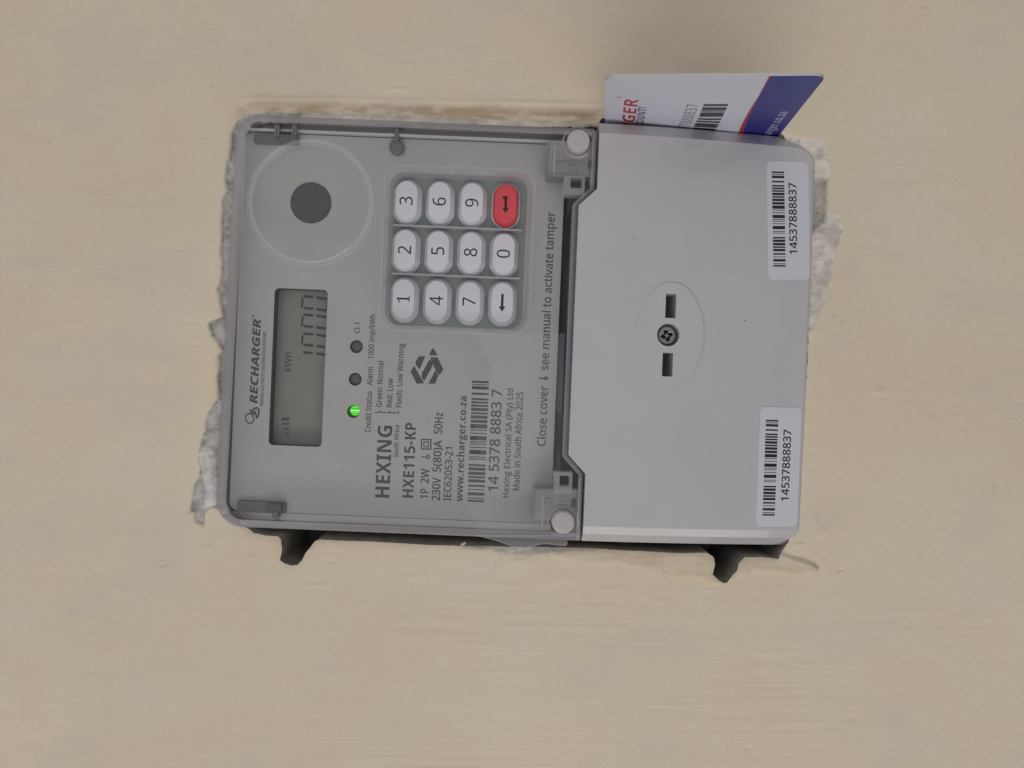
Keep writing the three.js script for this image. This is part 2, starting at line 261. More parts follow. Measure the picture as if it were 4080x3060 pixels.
const natural = phys(lin(0.66, 0.64, 0.63), 0.45, { transmission: 0.15, thickness: 0 });

// housing behind everything
{ const p = outline([[...P2(-1130, -800, ZP), 0.006], [...P2(182, -800, ZP), 0.001], [...P2(182, 822, ZP), 0.001], [...P2(-1150, 822, ZP), 0.006]]);
  mesh('housing', rings(p, [[0, -0.031], [0, -0.0092], [0.0005, -0.0087]]), std(lin(0.47, 0.46, 0.47), 0.5), meter); }
{ const p = outline([[...P2(205, -790, ZP), 0.001], [...P2(1120, -760, ZP), 0.004], [...P2(1120, 780, ZP), 0.004], [...P2(205, 800, ZP), 0.001]]);
  mesh('terminal_block', rings(p, [[0, -0.031], [0, -0.0145], [0.0005, -0.014]]), std(lin(0.3, 0.295, 0.31), 0.45), meter); }

{ const a = L(2238, 1330, -0.011), b = L(2226, 1640, -0.011), m = L(2238, 1480, -0.0095); mesh('wire', new THREE.TubeGeometry(new THREE.CatmullRomCurve3([a, m, b].map((v) => new THREE.Vector3(...v))), 24, 0.0015, 10), std(lin(0.12, 0.125, 0.24), 0.45), meter); }

// faceplate with its print
const FX = [-1112, 190], FY = [-775, 800];                    // the drawing's extent
const LCD = { c: L(1188, 1464, ZF), w: 212 * K(ZF), h: 626 * K(ZF) };
const lamps = [[1407, 1640], [1415, 1511], [1420, 1381]];
const fpOut = outline([[...P2(-1106, -738, ZF), 0.003], [...P2(175, -738, ZF), 0.0008], [...P2(175, 770, ZF), 0.0008], [...P2(-1106, 770, ZF), 0.003]]);
const lcdHole = rrect(LCD.c[0], LCD.c[1], LCD.w, LCD.h, 0.0014, 5);
const lampHoles = lamps.map(([x, y]) => { const c = L(x, y, ZF); return circle(c[0], c[1], 26 * K(ZF), 28); });
const INK = '#4c4b50';
const facePrint = canvas(1693, 2047, (c, w, h) => {
  const sc = w / (FX[1] - FX[0]);
  const d = c.createImageData(w, h); for (let k = 0; k < w * h; k++) { const x = k % w, y = (k / w) | 0, v = 180 + 5 * (vn(x / 3, y / 3, 401) - 0.5) + 7 * fbm(x / 160, y / 160, 402, 3); d.data[k * 4] = v; d.data[k * 4 + 1] = v + 1; d.data[k * 4 + 2] = v - 2; d.data[k * 4 + 3] = 255; } c.putImageData(d, 0, 0);
  c.scale(sc, sc); c.translate(-FX[0], -FY[0]);
  const R = (px, py) => [(px - 2050) * C + (py - 1310) * S, -(px - 2050) * S + (py - 1310) * C];
  const up = (text, px, py, len, cap, weight = '', font = 'sans-serif', fill = INK) => { const [x, y] = R(px, py); c.save(); c.translate(x, y); c.rotate(-Math.PI / 2); c.fillStyle = fill; fit(c, text, 0, 0, len, cap / 0.715, font, weight); c.restore(); };
  up('HEXING', 1551, 1990, 300, 57, 'bold');
  up('South Africa', 1586, 1823, 131, 18); up('HXE115-KP', 1646, 1988, 306, 43, 'bold');
  up('1P', 1706, 1988, 42, 31); up('2W', 1708, 1926, 58, 31);
  up('230V', 1752, 1995, 92, 31); up('5(80)A', 1756, 1883, 128, 31); up('50Hz', 1761, 1731, 88, 31);
  up('IEC62053-21', 1796, 1996, 222, 28); up('www.recharger.co.za', 1842, 1998, 422, 29, 'bold');
  up('14 5378 8883 7', 1983, 1962, 412, 39); up('Hexing Electrical SA (Pty) Ltd', 2027, 1985, 440, 24); up('Made in South Africa 2025', 2069, 1957, 396, 26);
  up('Close cover', 2173, 1780, 243, 33); up('see manual to activate tamper', 2185, 1476, 632, 33);
  up('Credit Status', 1475, 1724, 166, 22); up('Alarm', 1483, 1535, 75, 22); up('1000 imp/kWh', 1488, 1431, 180, 22); up('Cl.1', 1434, 1329, 49, 21);
  up('Green: Normal', 1520, 1623, 187, 22); up('Red: Low', 1561, 1625, 118, 22); up('Flash: Low Warning', 1599, 1626, 258, 22);
  c.fillStyle = c.strokeStyle = INK;
  { const [x, y] = R(1862, 1998); c.save(); c.translate(x, y); c.rotate(-Math.PI / 2); bars(c, 0, 0, 483, 67); c.restore(); }
  const seg = (pts, wd) => { c.lineWidth = wd; c.beginPath(); pts.forEach(([a, b], i) => { const [x, y] = R(a, b); c[i ? 'lineTo' : 'moveTo'](x, y); }); c.stroke(); };
  const fill = (pts) => { c.beginPath(); pts.forEach(([a, b], i) => { const [x, y] = R(a, b); c[i ? 'lineTo' : 'moveTo'](x, y); }); c.fill(); };
  seg([[1493, 1642], [1589, 1645]], 4); for (const [x, y] of [[1514, 1643], [1552, 1644], [1588, 1645]]) seg([[x, y], [x, y - 10]], 4);
  seg([[1679, 1819], [1700, 1820]], 4); seg([[1700, 1813], [1709, 1812], [1712, 1820], [1709, 1827], [1701, 1826], [1700, 1813]], 4);     // breaker sign
  seg([[1679, 1788], [1680, 1750], [1717, 1751], [1716, 1789], [1678, 1788]], 5); seg([[1689, 1779], [1689, 1760], [1707, 1760], [1706, 1780], [1689, 1779]], 4);
  fill([[2147, 1503], [2170, 1504], [2170, 1496], [2188, 1507], [2168, 1516], [2169, 1510], [2147, 1509]]);
  const z4 = (s) => polyline(s).map(([x, y]) => [1500 + x * 0.4069, 1000 + y * 0.4069]);
  ['415,1030 478,1030 425,1155 410,1150 380,1100 385,1080', '368,1120 435,1240 467,1295 395,1298 370,1250 334,1178', '522,1058 552,1092 542,1140 465,1275 440,1232 446,1190', '528,1040 597,1040 652,1150 652,1165 616,1216 560,1128', '580,1160 607,1215 575,1298 510,1298', '555,945 597,1015 597,1021 516,1021 530,982'].forEach((s) => fill(z4(s)));
  c.fillStyle = '#d9dad8'; for (const [x, y, r, a] of [[1213, 1108, 24, 0.16], [1430, 1235, 7, 0.2], [1345, 1855, 8, 0.3], [1010, 1040, 16, 0.1], [1545, 2030, 5, 0.25], [1260, 1960, 3, 0.4], [1300, 1100, 3, 0.35], [1900, 1700, 4, 0.3], [1790, 1420, 3, 0.4], [2100, 1500, 3, 0.35], [1380, 600, 3, 0.4], [1700, 620, 4, 0.25], [1130, 1880, 3, 0.4], [1420, 2000, 4, 0.3]]) { const [u, v] = R(x, y); c.globalAlpha = a; c.beginPath(); c.ellipse(u, v, r, r * 0.8, 0.4, 0, 7); c.fill(); } c.globalAlpha = 1; c.fillStyle = INK;
  // maker's emblem with plug, then the slanted name
  { const [x, y] = R(1025, 1612); c.save(); c.translate(x, y); c.rotate(-Math.PI / 2); c.transform(1, 0, -0.28, 1, 0, 0); fit(c, 'RECHARGER', 0, 0, 338, 42, 'sans-serif', 'bold'); c.lineWidth = 1.6; c.save(); c.font = 'bold 42px sans-serif'; c.scale(338 / c.measureText('RECHARGER').width, 1); c.strokeText('RECHARGER', 0, 0); c.restore(); c.restore(); }
  up('TM', 1012, 1270, 18, 9); up('PREPAID ELECTRICITY DISTRIBUTION SYSTEMS', 1049, 1618, 296, 13, 'bold');
  seg([[982, 1652], [992, 1646], [1006, 1652], [1012, 1670], [1006, 1684], [992, 1687], [981, 1676], [978, 1656], [984, 1650]], 5); seg([[998, 1650], [1012, 1628], [1024, 1624], [1032, 1632], [1030, 1652], [1024, 1662]], 7); seg([[1004, 1656], [1018, 1640], [1022, 1664], [1028, 1660]], 6); seg([[994, 1632], [1020, 1650]], 6);
});
const FXY = [Q(FX[0], FY[1], ZF), Q(FX[1], FY[0], ZF)];
const faceMat = std(0xffffff, 0.45, { map: facePrint });
const face = mesh('faceplate', planarUV(prism(fpOut, ZF - 0.0012, ZF, [lcdHole, ...lampHoles]), FXY[0][0], FXY[0][1], FXY[1][0] - FXY[0][0], FXY[1][1] - FXY[0][1]), faceMat, meter);
// the bright lip above the faceplate and the sloping edge below it
{ const a = Q(-1104, -742, ZF), b = Q(172, -742, ZF); const g = prism([[a[0], a[1]], [b[0], b[1]], [b[0], b[1] + 0.0008], [a[0], a[1] + 0.0008]], ZF - 0.003, ZF + 0.0012); mesh('upper_lip', g, std(lin(0.57, 0.57, 0.57), 0.3), meter); }
{ const a = Q(-1104, 772, ZF), b = Q(178, 772, ZF), pos = []; const y1 = a[1], y2 = a[1] - 0.0026;
  const g = new THREE.BufferGeometry(); const v = [[a[0], y1, ZF - 0.0002], [b[0], y1, ZF - 0.0002], [b[0], y2, ZF - 0.0022], [a[0], y2, ZF - 0.0022], [b[0], y2, ZF - 0.005], [a[0], y2, ZF - 0.005]];
  for (const t of [[0, 2, 1], [0, 3, 2], [3, 4, 2], [3, 5, 4]]) for (const k of t) pos.push(...v[k]);
  g.setAttribute('position', new THREE.Float32BufferAttribute(pos, 3)); g.computeVertexNormals(); mesh('lower_slope', g, std(lin(0.57, 0.57, 0.57), 0.3, { side: THREE.DoubleSide }), meter); }

// display: a well, then the glass with its segments
{ const zl = ZF - 0.0044, [x, y] = LCD.c;
  const disp = mesh('display', planarUV(flat(rrect(x, y, LCD.w + 0.0004, LCD.h + 0.0004, 0.0015, 5), zl), x - LCD.w / 2, y - LCD.h / 2, LCD.w, LCD.h), std(0xffffff, 0.25, {
    map: canvas(424, 1252, (c, w, h) => {
      c.fillStyle = '#868680'; c.fillRect(0, 0, w, h);
      const d = c.getImageData(0, 0, w, h); for (let k = 0; k < w * h; k++) { const v = 5 * (vn((k % w) / 3, ((k / w) | 0) / 3, 411) - 0.5) + 6 * fbm((k % w) / 120, ((k / w) | 0) / 120, 412, 2); d.data[k * 4] += v; d.data[k * 4 + 1] += v; d.data[k * 4 + 2] += v; } c.putImageData(d, 0, 0);
      const R = (px, py) => { const q = L(px, py, zl); return [((q[0] - x) / LCD.w + 0.5) * w, (0.5 - (q[1] - y) / LCD.h) * h]; };
      const quad = (pts, col) => { c.fillStyle = col; c.beginPath(); pts.forEach(([a, b], i) => { const [u, v] = R(a, b); c[i ? 'lineTo' : 'moveTo'](u, v); }); c.fill(); };
      const on = '#3c4243';
      const stroke = (x0, y0, x1, y1) => quad([[x0, y0 - 2], [x0 + 5, y0 - 6], [x1 - 4, y1 - 6], [x1, y1 - 1], [x1 - 4, y1 + 5], [x0 + 6, y0 + 5]], on);
      for (const [y0, y1] of [[1183, 1230], [1256, 1302], [1332, 1376]]) {
        for (const yy of [y0, y1]) { stroke(1207, yy - 2, 1250, yy + 1); stroke(1258, yy + 3, 1304, yy + 8); }
        quad([[1202, y0 + 1], [1210, y0 + 4], [1207, y1 - 4], [1199, y1 - 1]], on); quad([[1302, y0 + 10], [1310, y0 + 12], [1307, y1 + 4], [1300, y1 + 6]], on);
      }
      stroke(1205, 1404, 1248, 1408); stroke(1257, 1410, 1302, 1414);
      const [u, v] = R(1159, 1484); c.save(); c.translate(u, v); c.rotate(-Math.PI / 2 + 0.0); c.fillStyle = '#4d5352'; fit(c, 'kWh', 0, 0, 168, 78); c.restore();
      [[1121, 1664, 1676], [1125, 1684, 1693], [1131, 1703, 1713], [1137, 1723, 1731], [1143, 1740, 1748]].forEach(([l, t, b], i) => quad([[l, t], [1152, t], [1152, b], [l, b]], i ? '#565a58' : '#44484b'));
    }) }), meter);
  mesh('display_well', rings(rrect(x, y, LCD.w, LCD.h, 0.0014, 5), [[0, zl - 0.0001], [0, ZF - 0.0002]], false), std(lin(0.06, 0.06, 0.07), 0.6, { side: THREE.DoubleSide }), disp); }

// three round indicators; the first is lit green
lamps.forEach(([px, py], i) => {
  const c = L(px, py, ZF), z = ZF - 0.0015;
  const cup = mesh('indicator_lamp', new THREE.LatheGeometry([[0, -0.0016], [0.0021, -0.0016], [0.0021, 0.0], [0.00205, 0.0009]].map((p) => new THREE.Vector2(...p)), 28).rotateX(Math.PI / 2).translate(c[0], c[1], z), std(lin(0.09, 0.085, 0.095), 0.45, { side: THREE.DoubleSide }), meter);
  if (i === 0) {
    cup.userData.label = 'lit green indicator lamp';
    const g = new THREE.SphereGeometry(0.0016, 28, 18).scale(1, 1, 0.9); const p = g.attributes.position, col = [];
    for (let k = 0; k < p.count; k++) { const s = p.getY(k) / 0.0016, v = Math.max(0.12, 0.5 + 0.5 * Math.cos(s * 11)) * (1 - 0.35 * s * s); col.push(0.25 * v * v, 0.95 * v + 0.1, 0.03); }
    const uvs = new Float32Array(p.count * 2); for (let k = 0; k < p.count; k++) { uvs[k * 2] = p.getX(k) / 0.0034 + 0.5; uvs[k * 2 + 1] = p.getY(k) / 0.0034 + 0.5; } g.setAttribute('uv', new THREE.BufferAttribute(uvs, 2));
    const glow = canvas(64, 64, (x) => { x.fillStyle = '#12c800'; x.fillRect(0, 0, 64, 64); x.fillStyle = '#66ff3a'; for (const yy of [10, 22, 40, 52]) x.fillRect(0, yy, 64, 6); x.fillStyle = '#c8ffb0'; x.fillRect(0, 29, 64, 7); x.fillStyle = '#0a7d00'; for (const yy of [17, 37, 48]) x.fillRect(0, yy, 64, 3); });
    g.translate(c[0] + 0.0004, c[1] + 0.0003, z + 0.0002);
    mesh('lamp_dome', g, std(lin(0.02, 0.3, 0.02), 0.2, { emissive: 0xffffff, emissiveMap: glow, emissiveIntensity: 0.8 }), cup);
    const pl = new THREE.PointLight(lin(0.1, 1, 0.05), 1.2e-6); pl.position.set(c[0] + 0.0004, c[1] + 0.0003, z + 0.0002); pl.shadow.radius = 0.05; meter.add(pl);
  } else mesh('lamp_lens', new THREE.SphereGeometry(0.0019, 24, 12, 0, Math.PI * 2, 0, Math.PI / 2).rotateX(Math.PI / 2).scale(1, 1, 0.35).translate(c[0], c[1], z + 0.0002), phys(lin(0.10, 0.095, 0.11), 0.3), cup);
});
// round sensor window
{ const c = L(1239, 809, ZF); mesh('sensor_window', rings(circle(c[0], c[1], 81 * K(ZF), 48), [[0, ZF - 0.001], [0, ZF + 0.0003], [0.0002, ZF + 0.0005]]), phys(lin(0.075, 0.08, 0.092), 0.14), meter); }
// moulded slots and hooks at the faceplate edges
const slot = (name, a, z0, z1, mat, r = 0.0006) => { const [x, y, w, h] = box(...a, z1); return mesh(name, rings(rrect(x, y, w, h, r, 4), [[0, z0], [0, z1 - 0.0002], [0.0002, z1]]), mat, meter); };
const hookMat = std(lin(0.12, 0.12, 0.135), 0.45);
slot('hinge_slot', [1010, 537, 1182, 572], ZF - 0.001, ZF + 0.0015, std(lin(0.16, 0.16, 0.175), 0.4));
slot('hinge_hook', [1108, 534, 1184, 568], ZF, ZF + 0.003, hookMat); slot('hinge_hook', [1096, 500, 1110, 540], ZF, ZF + 0.0034, std(lin(0.25, 0.25, 0.26), 0.4)); slot('hinge_hook', [1164, 500, 1179, 536], ZF, ZF + 0.0034, std(lin(0.25, 0.25, 0.26), 0.4));
slot('hinge_slot', [944, 1998, 1136, 2044], ZF - 0.001, ZF + 0.0015, std(lin(0.17, 0.165, 0.18), 0.4)); slot('hinge_hook', [1062, 2006, 1120, 2044], ZF, ZF + 0.003, hookMat);
slot('hinge_hook', [1082, 2040, 1108, 2066], ZF, ZF + 0.0034, std(lin(0.2, 0.2, 0.21), 0.4));
{ const c = L(1580, 583, ZF + 0.002), s = box(1573, 512, 1588, 566, ZF + 0.002); mesh('snap_hook', mergeGeometries([rings(circle(c[0], c[1], 31 * K(ZF), 8), [[0, ZF], [0, ZF + 0.0015], [0.0008, ZF + 0.002]]), rings(rrect(s[0], s[1], s[2], s[3], 0.0003, 3), [[0, ZF], [0, ZF + 0.002]])]), std(lin(0.15, 0.15, 0.16), 0.4), meter); }

// keypad
const kc = [[1622, 800, '3'], [1754, 804, '6'], [1884, 809, '9'], [2018, 814, 'enter'], [1616, 996, '2'], [1748, 1001, '5'], [1879, 1006, '8'], [2010, 1012, '0'], [1610, 1192, '1'], [1742, 1198, '4'], [1873, 1203, '7'], [2004, 1207, 'back']];
{ const c = L(1817, 1001, ZF), w = 545 * K(ZF), h = 604 * K(ZF);
  const pad = mesh('keypad', rings(rrect(c[0], c[1], w, h, 0.0042, 8), [[0, ZF - 0.0006], [0, ZF + 0.0002], [0.0001, ZF + 0.0003]]), std(lin(0.27, 0.30, 0.30), 0.5), meter);
  const white = lin(0.70, 0.69, 0.74);
  for (const [px, py, ch] of kc) {
    const z0 = ZF + 0.0003, zt = ZF + 0.0042, q = L(px - 3, py - 1, zt), kw = 88 * K(zt), kh = 158 * K(zt), red = ch === 'enter';
    const p = rrect(q[0], q[1], kw, kh, kw / 2 - 1e-5, 12);
    const tex = canvas(176, 316, (x) => {
      x.fillStyle = red ? '#e6545b' : '#e2e2e8'; x.fillRect(0, 0, 176, 316);
      x.fillStyle = x.strokeStyle = red ? '#331c1f' : '#2c2b30'; x.save(); x.translate(88, 158); x.rotate(-Math.PI / 2);
      if (ch === 'back' || red) { x.lineWidth = red ? 22 : 20; x.beginPath(); x.moveTo(red ? 62 : 70, 0); x.lineTo(-30, 0); x.stroke(); x.beginPath(); x.moveTo(-72, 0); x.lineTo(-30, -26); x.lineTo(-30, 26); x.fill(); if (red) { x.beginPath(); x.moveTo(52, 11); x.lineTo(52, -26); x.stroke(); } }
      else { x.font = ch === '1' ? '140px serif' : '144px sans-serif'; x.textAlign = 'center'; x.textBaseline = 'alphabetic'; x.fillText(ch, 0, 50); }
      x.restore();
    });
    const key = mesh('key', planarUV(rings(p, [[-0.0007, z0], [-0.0003, zt - 0.0009], [0, zt - 0.0003], [0.00012, zt - 0.0001], [0.0004, zt]], true, 0.6), q[0] - kw / 2, q[1] - kh / 2, kw, kh), phys(0xffffff, 0.42, { map: tex }), pad);
    key.userData.label = red ? 'red key with a return arrow' : ch === 'back' ? 'white key with a backspace arrow' : `white key with the digit ${ch}`;
    const k0 = rings(p, [[-0.0010, z0 - 0.0001], [-0.0010, z0 + 0.0009], [-0.0006, z0 + 0.0012]], false, 0.5); mesh('key_collar', k0, phys(lin(0.62, 0.62, 0.65), 0.35), key);
  }
  // ridges between the rows
  for (const [a, b] of [[[1566, 897], [2080, 916]], [[1561, 1090], [2072, 1109]]]) { const z = ZF + 0.0035, u = L(...a, z), v = L(...b, z), y = (u[1] + v[1]) / 2; mesh('ridge', prism([[u[0], y - 0.00025], [v[0], y - 0.00025], [v[0], y + 0.00025], [u[0], y + 0.00025]], ZF + 0.0003, z), phys(lin(0.8, 0.82, 0.84), 0.12, { transmission: 0.55, thickness: 0 }), pad); }
}

// the clear cover
const coverOut = outline([[...P2(-1146, -817, ZP), 0.0075], [...P2(-1170, 838, ZP), 0.0085], [...P2(300, 837, ZP), 0.0006], [...P2(300, 564, ZP), 0.001], [...P2(230, 492, ZP), 0.001], [...P2(230, -497, ZP), 0.001], [...P2(300, -565, ZP), 0.001], [...P2(300, -815, ZP), 0.002]], 10);
const pocket = (() => { const c = L(1823, 996, ZP); return rrect(c[0], c[1], 596 * K(ZP), 655 * K(ZP), 0.0052, 8); })();
const plugs = [[2304, 563], [2243, 2081]].map(([x, y]) => L(x, y, ZP));
const RIM = 0.0036;
const seamX = Q(150, 0, ZP)[0], yHi = Q(0, -780, ZP)[1], yLo = Q(0, 800, ZP)[1];
const rimIn = (d) => { const a = inset(coverOut, d), b = inset(coverOut, d * 0.42), c = inset(coverOut, d * 0.7); return coverOut.map(([x, y], i) => [x > seamX ? b[i][0] : a[i][0], y > yHi || y < yLo ? c[i][1] : x > seamX ? b[i][1] : a[i][1]]); };   // narrow along the seam
const cover = mesh('clear_cover', planarUV(flat(rimIn(RIM), ZP, [pocket])), clear, meter);
mesh('cover_rim', rings(coverOut, [[0, -0.013], [0, ZP - 0.0016], [0.0003, ZP - 0.0009], [0.0011, ZP - 0.0003], [0.0022, ZP - 0.00008], [RIM, ZP]], false, 0.9, (p, d) => rimIn(d)), tinted, cover);
mesh('cover_inner_wall', rings(inset(coverOut, 0.0019), [[0, -0.012], [0, ZP - 0.0004]], false, 0.6), clear, cover);
mesh('keypad_surround', rings(pocket, [[-0.0005, ZP + 0.00005], [-0.0003, ZP + 0.0005], [0.0002, ZP + 0.0006], [0.0006, ZP + 0.0002], [0.0012, ZP - 0.004], [0.0016, ZF + 0.0001]], false, 0.9), phys(lin(0.92, 0.92, 0.94), 0.14, { transmission: 0.85, thickness: 0, ior: 1.5, side: THREE.DoubleSide }), cover);
{ const c = L(1239, 808, ZP), k = K(ZP); mesh('sensor_ring', new THREE.LatheGeometry([[219, 0.02], [221, 0.5], [224, 0.55], [227, 0.06], [237, 0.06], [239, 0.8], [243, 0.7], [246, 0.02]].map(([r, z]) => new THREE.Vector2(r * 1.045 * k, z * 1e-3)), 90).rotateX(Math.PI / 2).translate(c[0], c[1], ZP), phys(lin(0.97, 0.97, 0.98), 0.16, { transmission: 0.84, thickness: 0, ior: 1.5, side: THREE.DoubleSide }), cover); }
const corner = (pts, z0, z1, name, mat, holes) => mesh(name, prism(ccw(pts.map((p) => { const q = L(...p, z1); return [q[0], q[1]]; })), z0, z1, holes, 0.0003), mat, cover);
const rectAt = (a, z, r) => { const [x, y, w, h] = box(...a, z); return rrect(x, y, w, h, r, 3).slice().reverse(); };
corner([[2178, 560], [2368, 562], [2364, 705], [2176, 700]], -0.002, 0.0046, 'corner_block', block); corner([[2124, 1946], [2318, 1950], [2312, 2140], [2222, 2140], [2216, 2072], [2120, 2072]], -0.002, 0.0046, 'corner_block', block);
corner([[2246, 698], [2332, 700], [2330, 778], [2244, 776]], 0.001, 0.0054, 'latch', milky, [rectAt([2274, 708, 2318, 748], 0.0054, 0.0004)]); corner([[2206, 1880], [2282, 1880], [2280, 1966], [2204, 1966]], 0.001, 0.0054, 'latch', milky, [rectAt([2230, 1896, 2268, 1936], 0.0054, 0.0004)]);
corner([[2280, 1994], [2294, 1994], [2293, 2023], [2279, 2023]], 0.002, 0.0056, 'latch_pin', darkGrey); corner([[2346, 640], [2358, 640], [2356, 668], [2345, 668]], 0.002, 0.0056, 'latch_pin', darkGrey);
const ribDark = std(lin(0.24, 0.23, 0.25), 0.35), ribPale = phys(lin(0.6, 0.59, 0.62), 0.3, { transmission: 0.3, thickness: 0 });
for (const [a, b, c, d, dark, z0, z1] of [[2178, 688, 2246, 703, 1, -0.002, 0.0048], [2178, 566, 2190, 690, 1, -0.001, 0.0047], [2204, 575, 2214, 690, 0, 0, 0.0049], [2216, 640, 2330, 650, 1, 0, 0.0049], [2268, 655, 2300, 690, 1, 0, 0.0049], [2352, 575, 2364, 740, 1, 0, 0.0052],
  [2126, 1946, 2206, 1958, 1, -0.002, 0.0048], [2122, 1960, 2136, 2070, 1, -0.001, 0.0047], [2158, 1980, 2166, 2110, 0, 0, 0.0049], [2172, 1984, 2200, 2012, 1, 0, 0.0049], [2210, 2000, 2270, 2008, 0, 0, 0.0049], [2302, 1900, 2312, 2080, 1, 0, 0.0052]]) {
  const [x, y, w, h] = box(a, b, c, d, z1); mesh('corner_rib', rings(rrect(x, y, w, h, 0.0003, 3), [[0, z0], [0, z1 - 0.0002], [0.0002, z1]]), dark ? ribDark : ribPale, cover); }
for (const q of plugs) mesh('plug_collar', rings(circle(q[0], q[1], 64 * K(ZP), 36), [[0, -0.004], [0, 0.0048], [0.0006, 0.0052]], false), block, cover);
for (const q of plugs) mesh('seal_plug', rings(circle(q[0], q[1], 45 * K(ZP), 40), [[0, -0.006], [0, ZP + 0.0006], [0.0003, ZP + 0.001], [0.0014, ZP + 0.0011]], true, 0.9), natural, cover);

// the terminal cover: a closed shell, sloping away to its far end, with slots and a screw hole cut into it
const TX0 = Q(304, 0, ZP)[0], TXI = Q(234, 0, ZP)[0], TX1 = L(3233, 1000, -0.002)[0], TYB = L(2320, 2153, 0.003)[1], TYT = L(2400, 494, 0.003)[1];
const zTop = (x) => { const t = clamp((x - TX0) / (TX1 - TX0)); return 0.0078 - 0.0062 * Math.pow(t, 1.7) - 0.0014 * t; };
const yCh = [Q(0, -565, ZP)[1], Q(0, -497, ZP)[1], Q(0, 492, ZP)[1], Q(0, 564, ZP)[1]];
const xLeft = (y) => TX0 + (TXI - TX0) * Math.min(clamp((yCh[0] - y) / (yCh[0] - yCh[1])), clamp((y - yCh[3]) / (yCh[2] - yCh[3])));
const drop = (d) => (d >= 0.0052 ? 0 : d >= 0.0028 ? 0.0008 * ((0.0052 - d) / 0.0024) : 0.0008 + 0.0034 * ((0.0028 - d) / 0.0028));
const dropTop = (d) => (d >= 0.005 ? 0 : d > 0.0042 ? 0.0002 * ((0.005 - d) / 0.0008) : 0.0002 + 0.0040 * ((0.0042 - d) / 0.0042));
function tcover(x, d0, d1) {                                   // height of the surface: distance to the lower and upper edge decides the bevel
  let z = zTop(x) - Math.max(drop(d0), dropTop(d1)); const e = TX1 - x; if (e < 0.0022) z -= 0.0022 - Math.sqrt(Math.max(0, 0.0022 ** 2 - (0.0022 - e) ** 2)); return z;
}
function buildTerminalCover() {
  const NX = 90, vs = new Set(), H = TYT - TYB; for (let i = 0; i <= 60; i++) vs.add(i / 60); for (const d of [0.0014, 0.0028, 0.0040, 0.0052]) { vs.add(d / H); vs.add(1 - d / H); } for (const d of [0.0021, 0.0042, 0.0046, 0.005]) vs.add(1 - d / H); for (const y of yCh) vs.add((y - TYB) / H);
  const V = [...vs].sort((a, b) => a - b).filter((v, i, a) => !i || v - a[i - 1] > 2e-4), NV = V.length, pos = [], idx = [];
  const us = []; for (let i = 0; i <= NX; i++) { const t = i / NX; us.push(t < 0.9 ? (t / 0.9) * 0.95 : 0.95 + 0.05 * Math.sin(((t - 0.9) / 0.1) * Math.PI / 2)); }
  for (const u of us) for (const v of V) {
    const xn = TX0 + (TX1 - TX0) * u, e = TX1 - xn, arc = (r) => (e < r ? r - Math.sqrt(Math.max(0, r * r - (r - e) ** 2)) : 0), yb = TYB + arc(0.0028), yt = TYT - arc(0.0072), y = yb + (yt - yb) * v, xl = xLeft(y), x = xl + (TX1 - xl) * u;
    pos.push(x, y, tcover(x, y - yb, yt - y));
  }
  const n = us.length, id = (i, j) => i * NV + j, foot = [];
  for (let i = 0; i + 1 < n; i++) for (let j = 0; j + 1 < NV; j++) idx.push(id(i, j), id(i + 1, j), id(i + 1, j + 1), id(i, j), id(i + 1, j + 1), id(i, j + 1));
  const ring = []; for (let i = 0; i < n; i++) ring.push(id(i, 0)); for (let j = 1; j < NV; j++) ring.push(id(n - 1, j)); for (let i = n - 2; i >= 0; i--) ring.push(id(i, NV - 1)); for (let j = NV - 2; j > 0; j--) ring.push(id(0, j));
  for (const k of ring) { foot.push(pos.length / 3); pos.push(pos[k * 3], pos[k * 3 + 1], -0.0125); }
  const c = pos.length / 3; pos.push((TX0 + TX1) / 2, (TYB + TYT) / 2, -0.0125);
  ring.forEach((k, i) => { const j = (i + 1) % ring.length; idx.push(k, foot[i], foot[j], k, foot[j], ring[j], foot[i], c, foot[j]); });
  const g = new THREE.BufferGeometry(); g.setAttribute('position', new THREE.Float32BufferAttribute(pos, 3)); g.setIndex(idx); g.computeVertexNormals(); planarUV(g);
  const ev = new Evaluator(); ev.useGroups = false; ev.attributes = ['position', 'normal', 'uv'];
  let b = new Brush(g); b.updateMatrixWorld();
  const take = (geo, how = SUBTRACTION) => { const q = new Brush(geo); q.updateMatrixWorld(); b = ev.evaluate(b, q, how); };
  const zs = zTop(L(2665, 1333, 0.006)[0]);
  const boss = L(2665, 1333, 0.006); const slope = (zTop(boss[0] + 1e-3) - zTop(boss[0] - 1e-3)) / 2e-3;
  take(new THREE.CylinderGeometry(1, 0.99, 0.006, 90).rotateX(Math.PI / 2).scale(136 * K(0.006), 208 * K(0.006), 1).rotateY(-slope * 0.7).translate(boss[0], boss[1], zs - 0.003 + 0.0003), ADDITION);
  for (const a of [[2650, 1172, 2692, 1268], [2637, 1406, 2679, 1500]]) { const [x, y, w, h] = box(...a, 0.006); take(new THREE.BoxGeometry(w, h, 0.02).translate(x, y, 0.0025)); }
  const s = L(2661, 1335, 0.006); take(new THREE.CylinderGeometry(45 * K(0.006), 45 * K(0.006), 0.012, 48).rotateX(Math.PI / 2).translate(s[0], s[1], 0.0072));
  return planarUV(toCreasedNormals(b.geometry, 0.3));
}
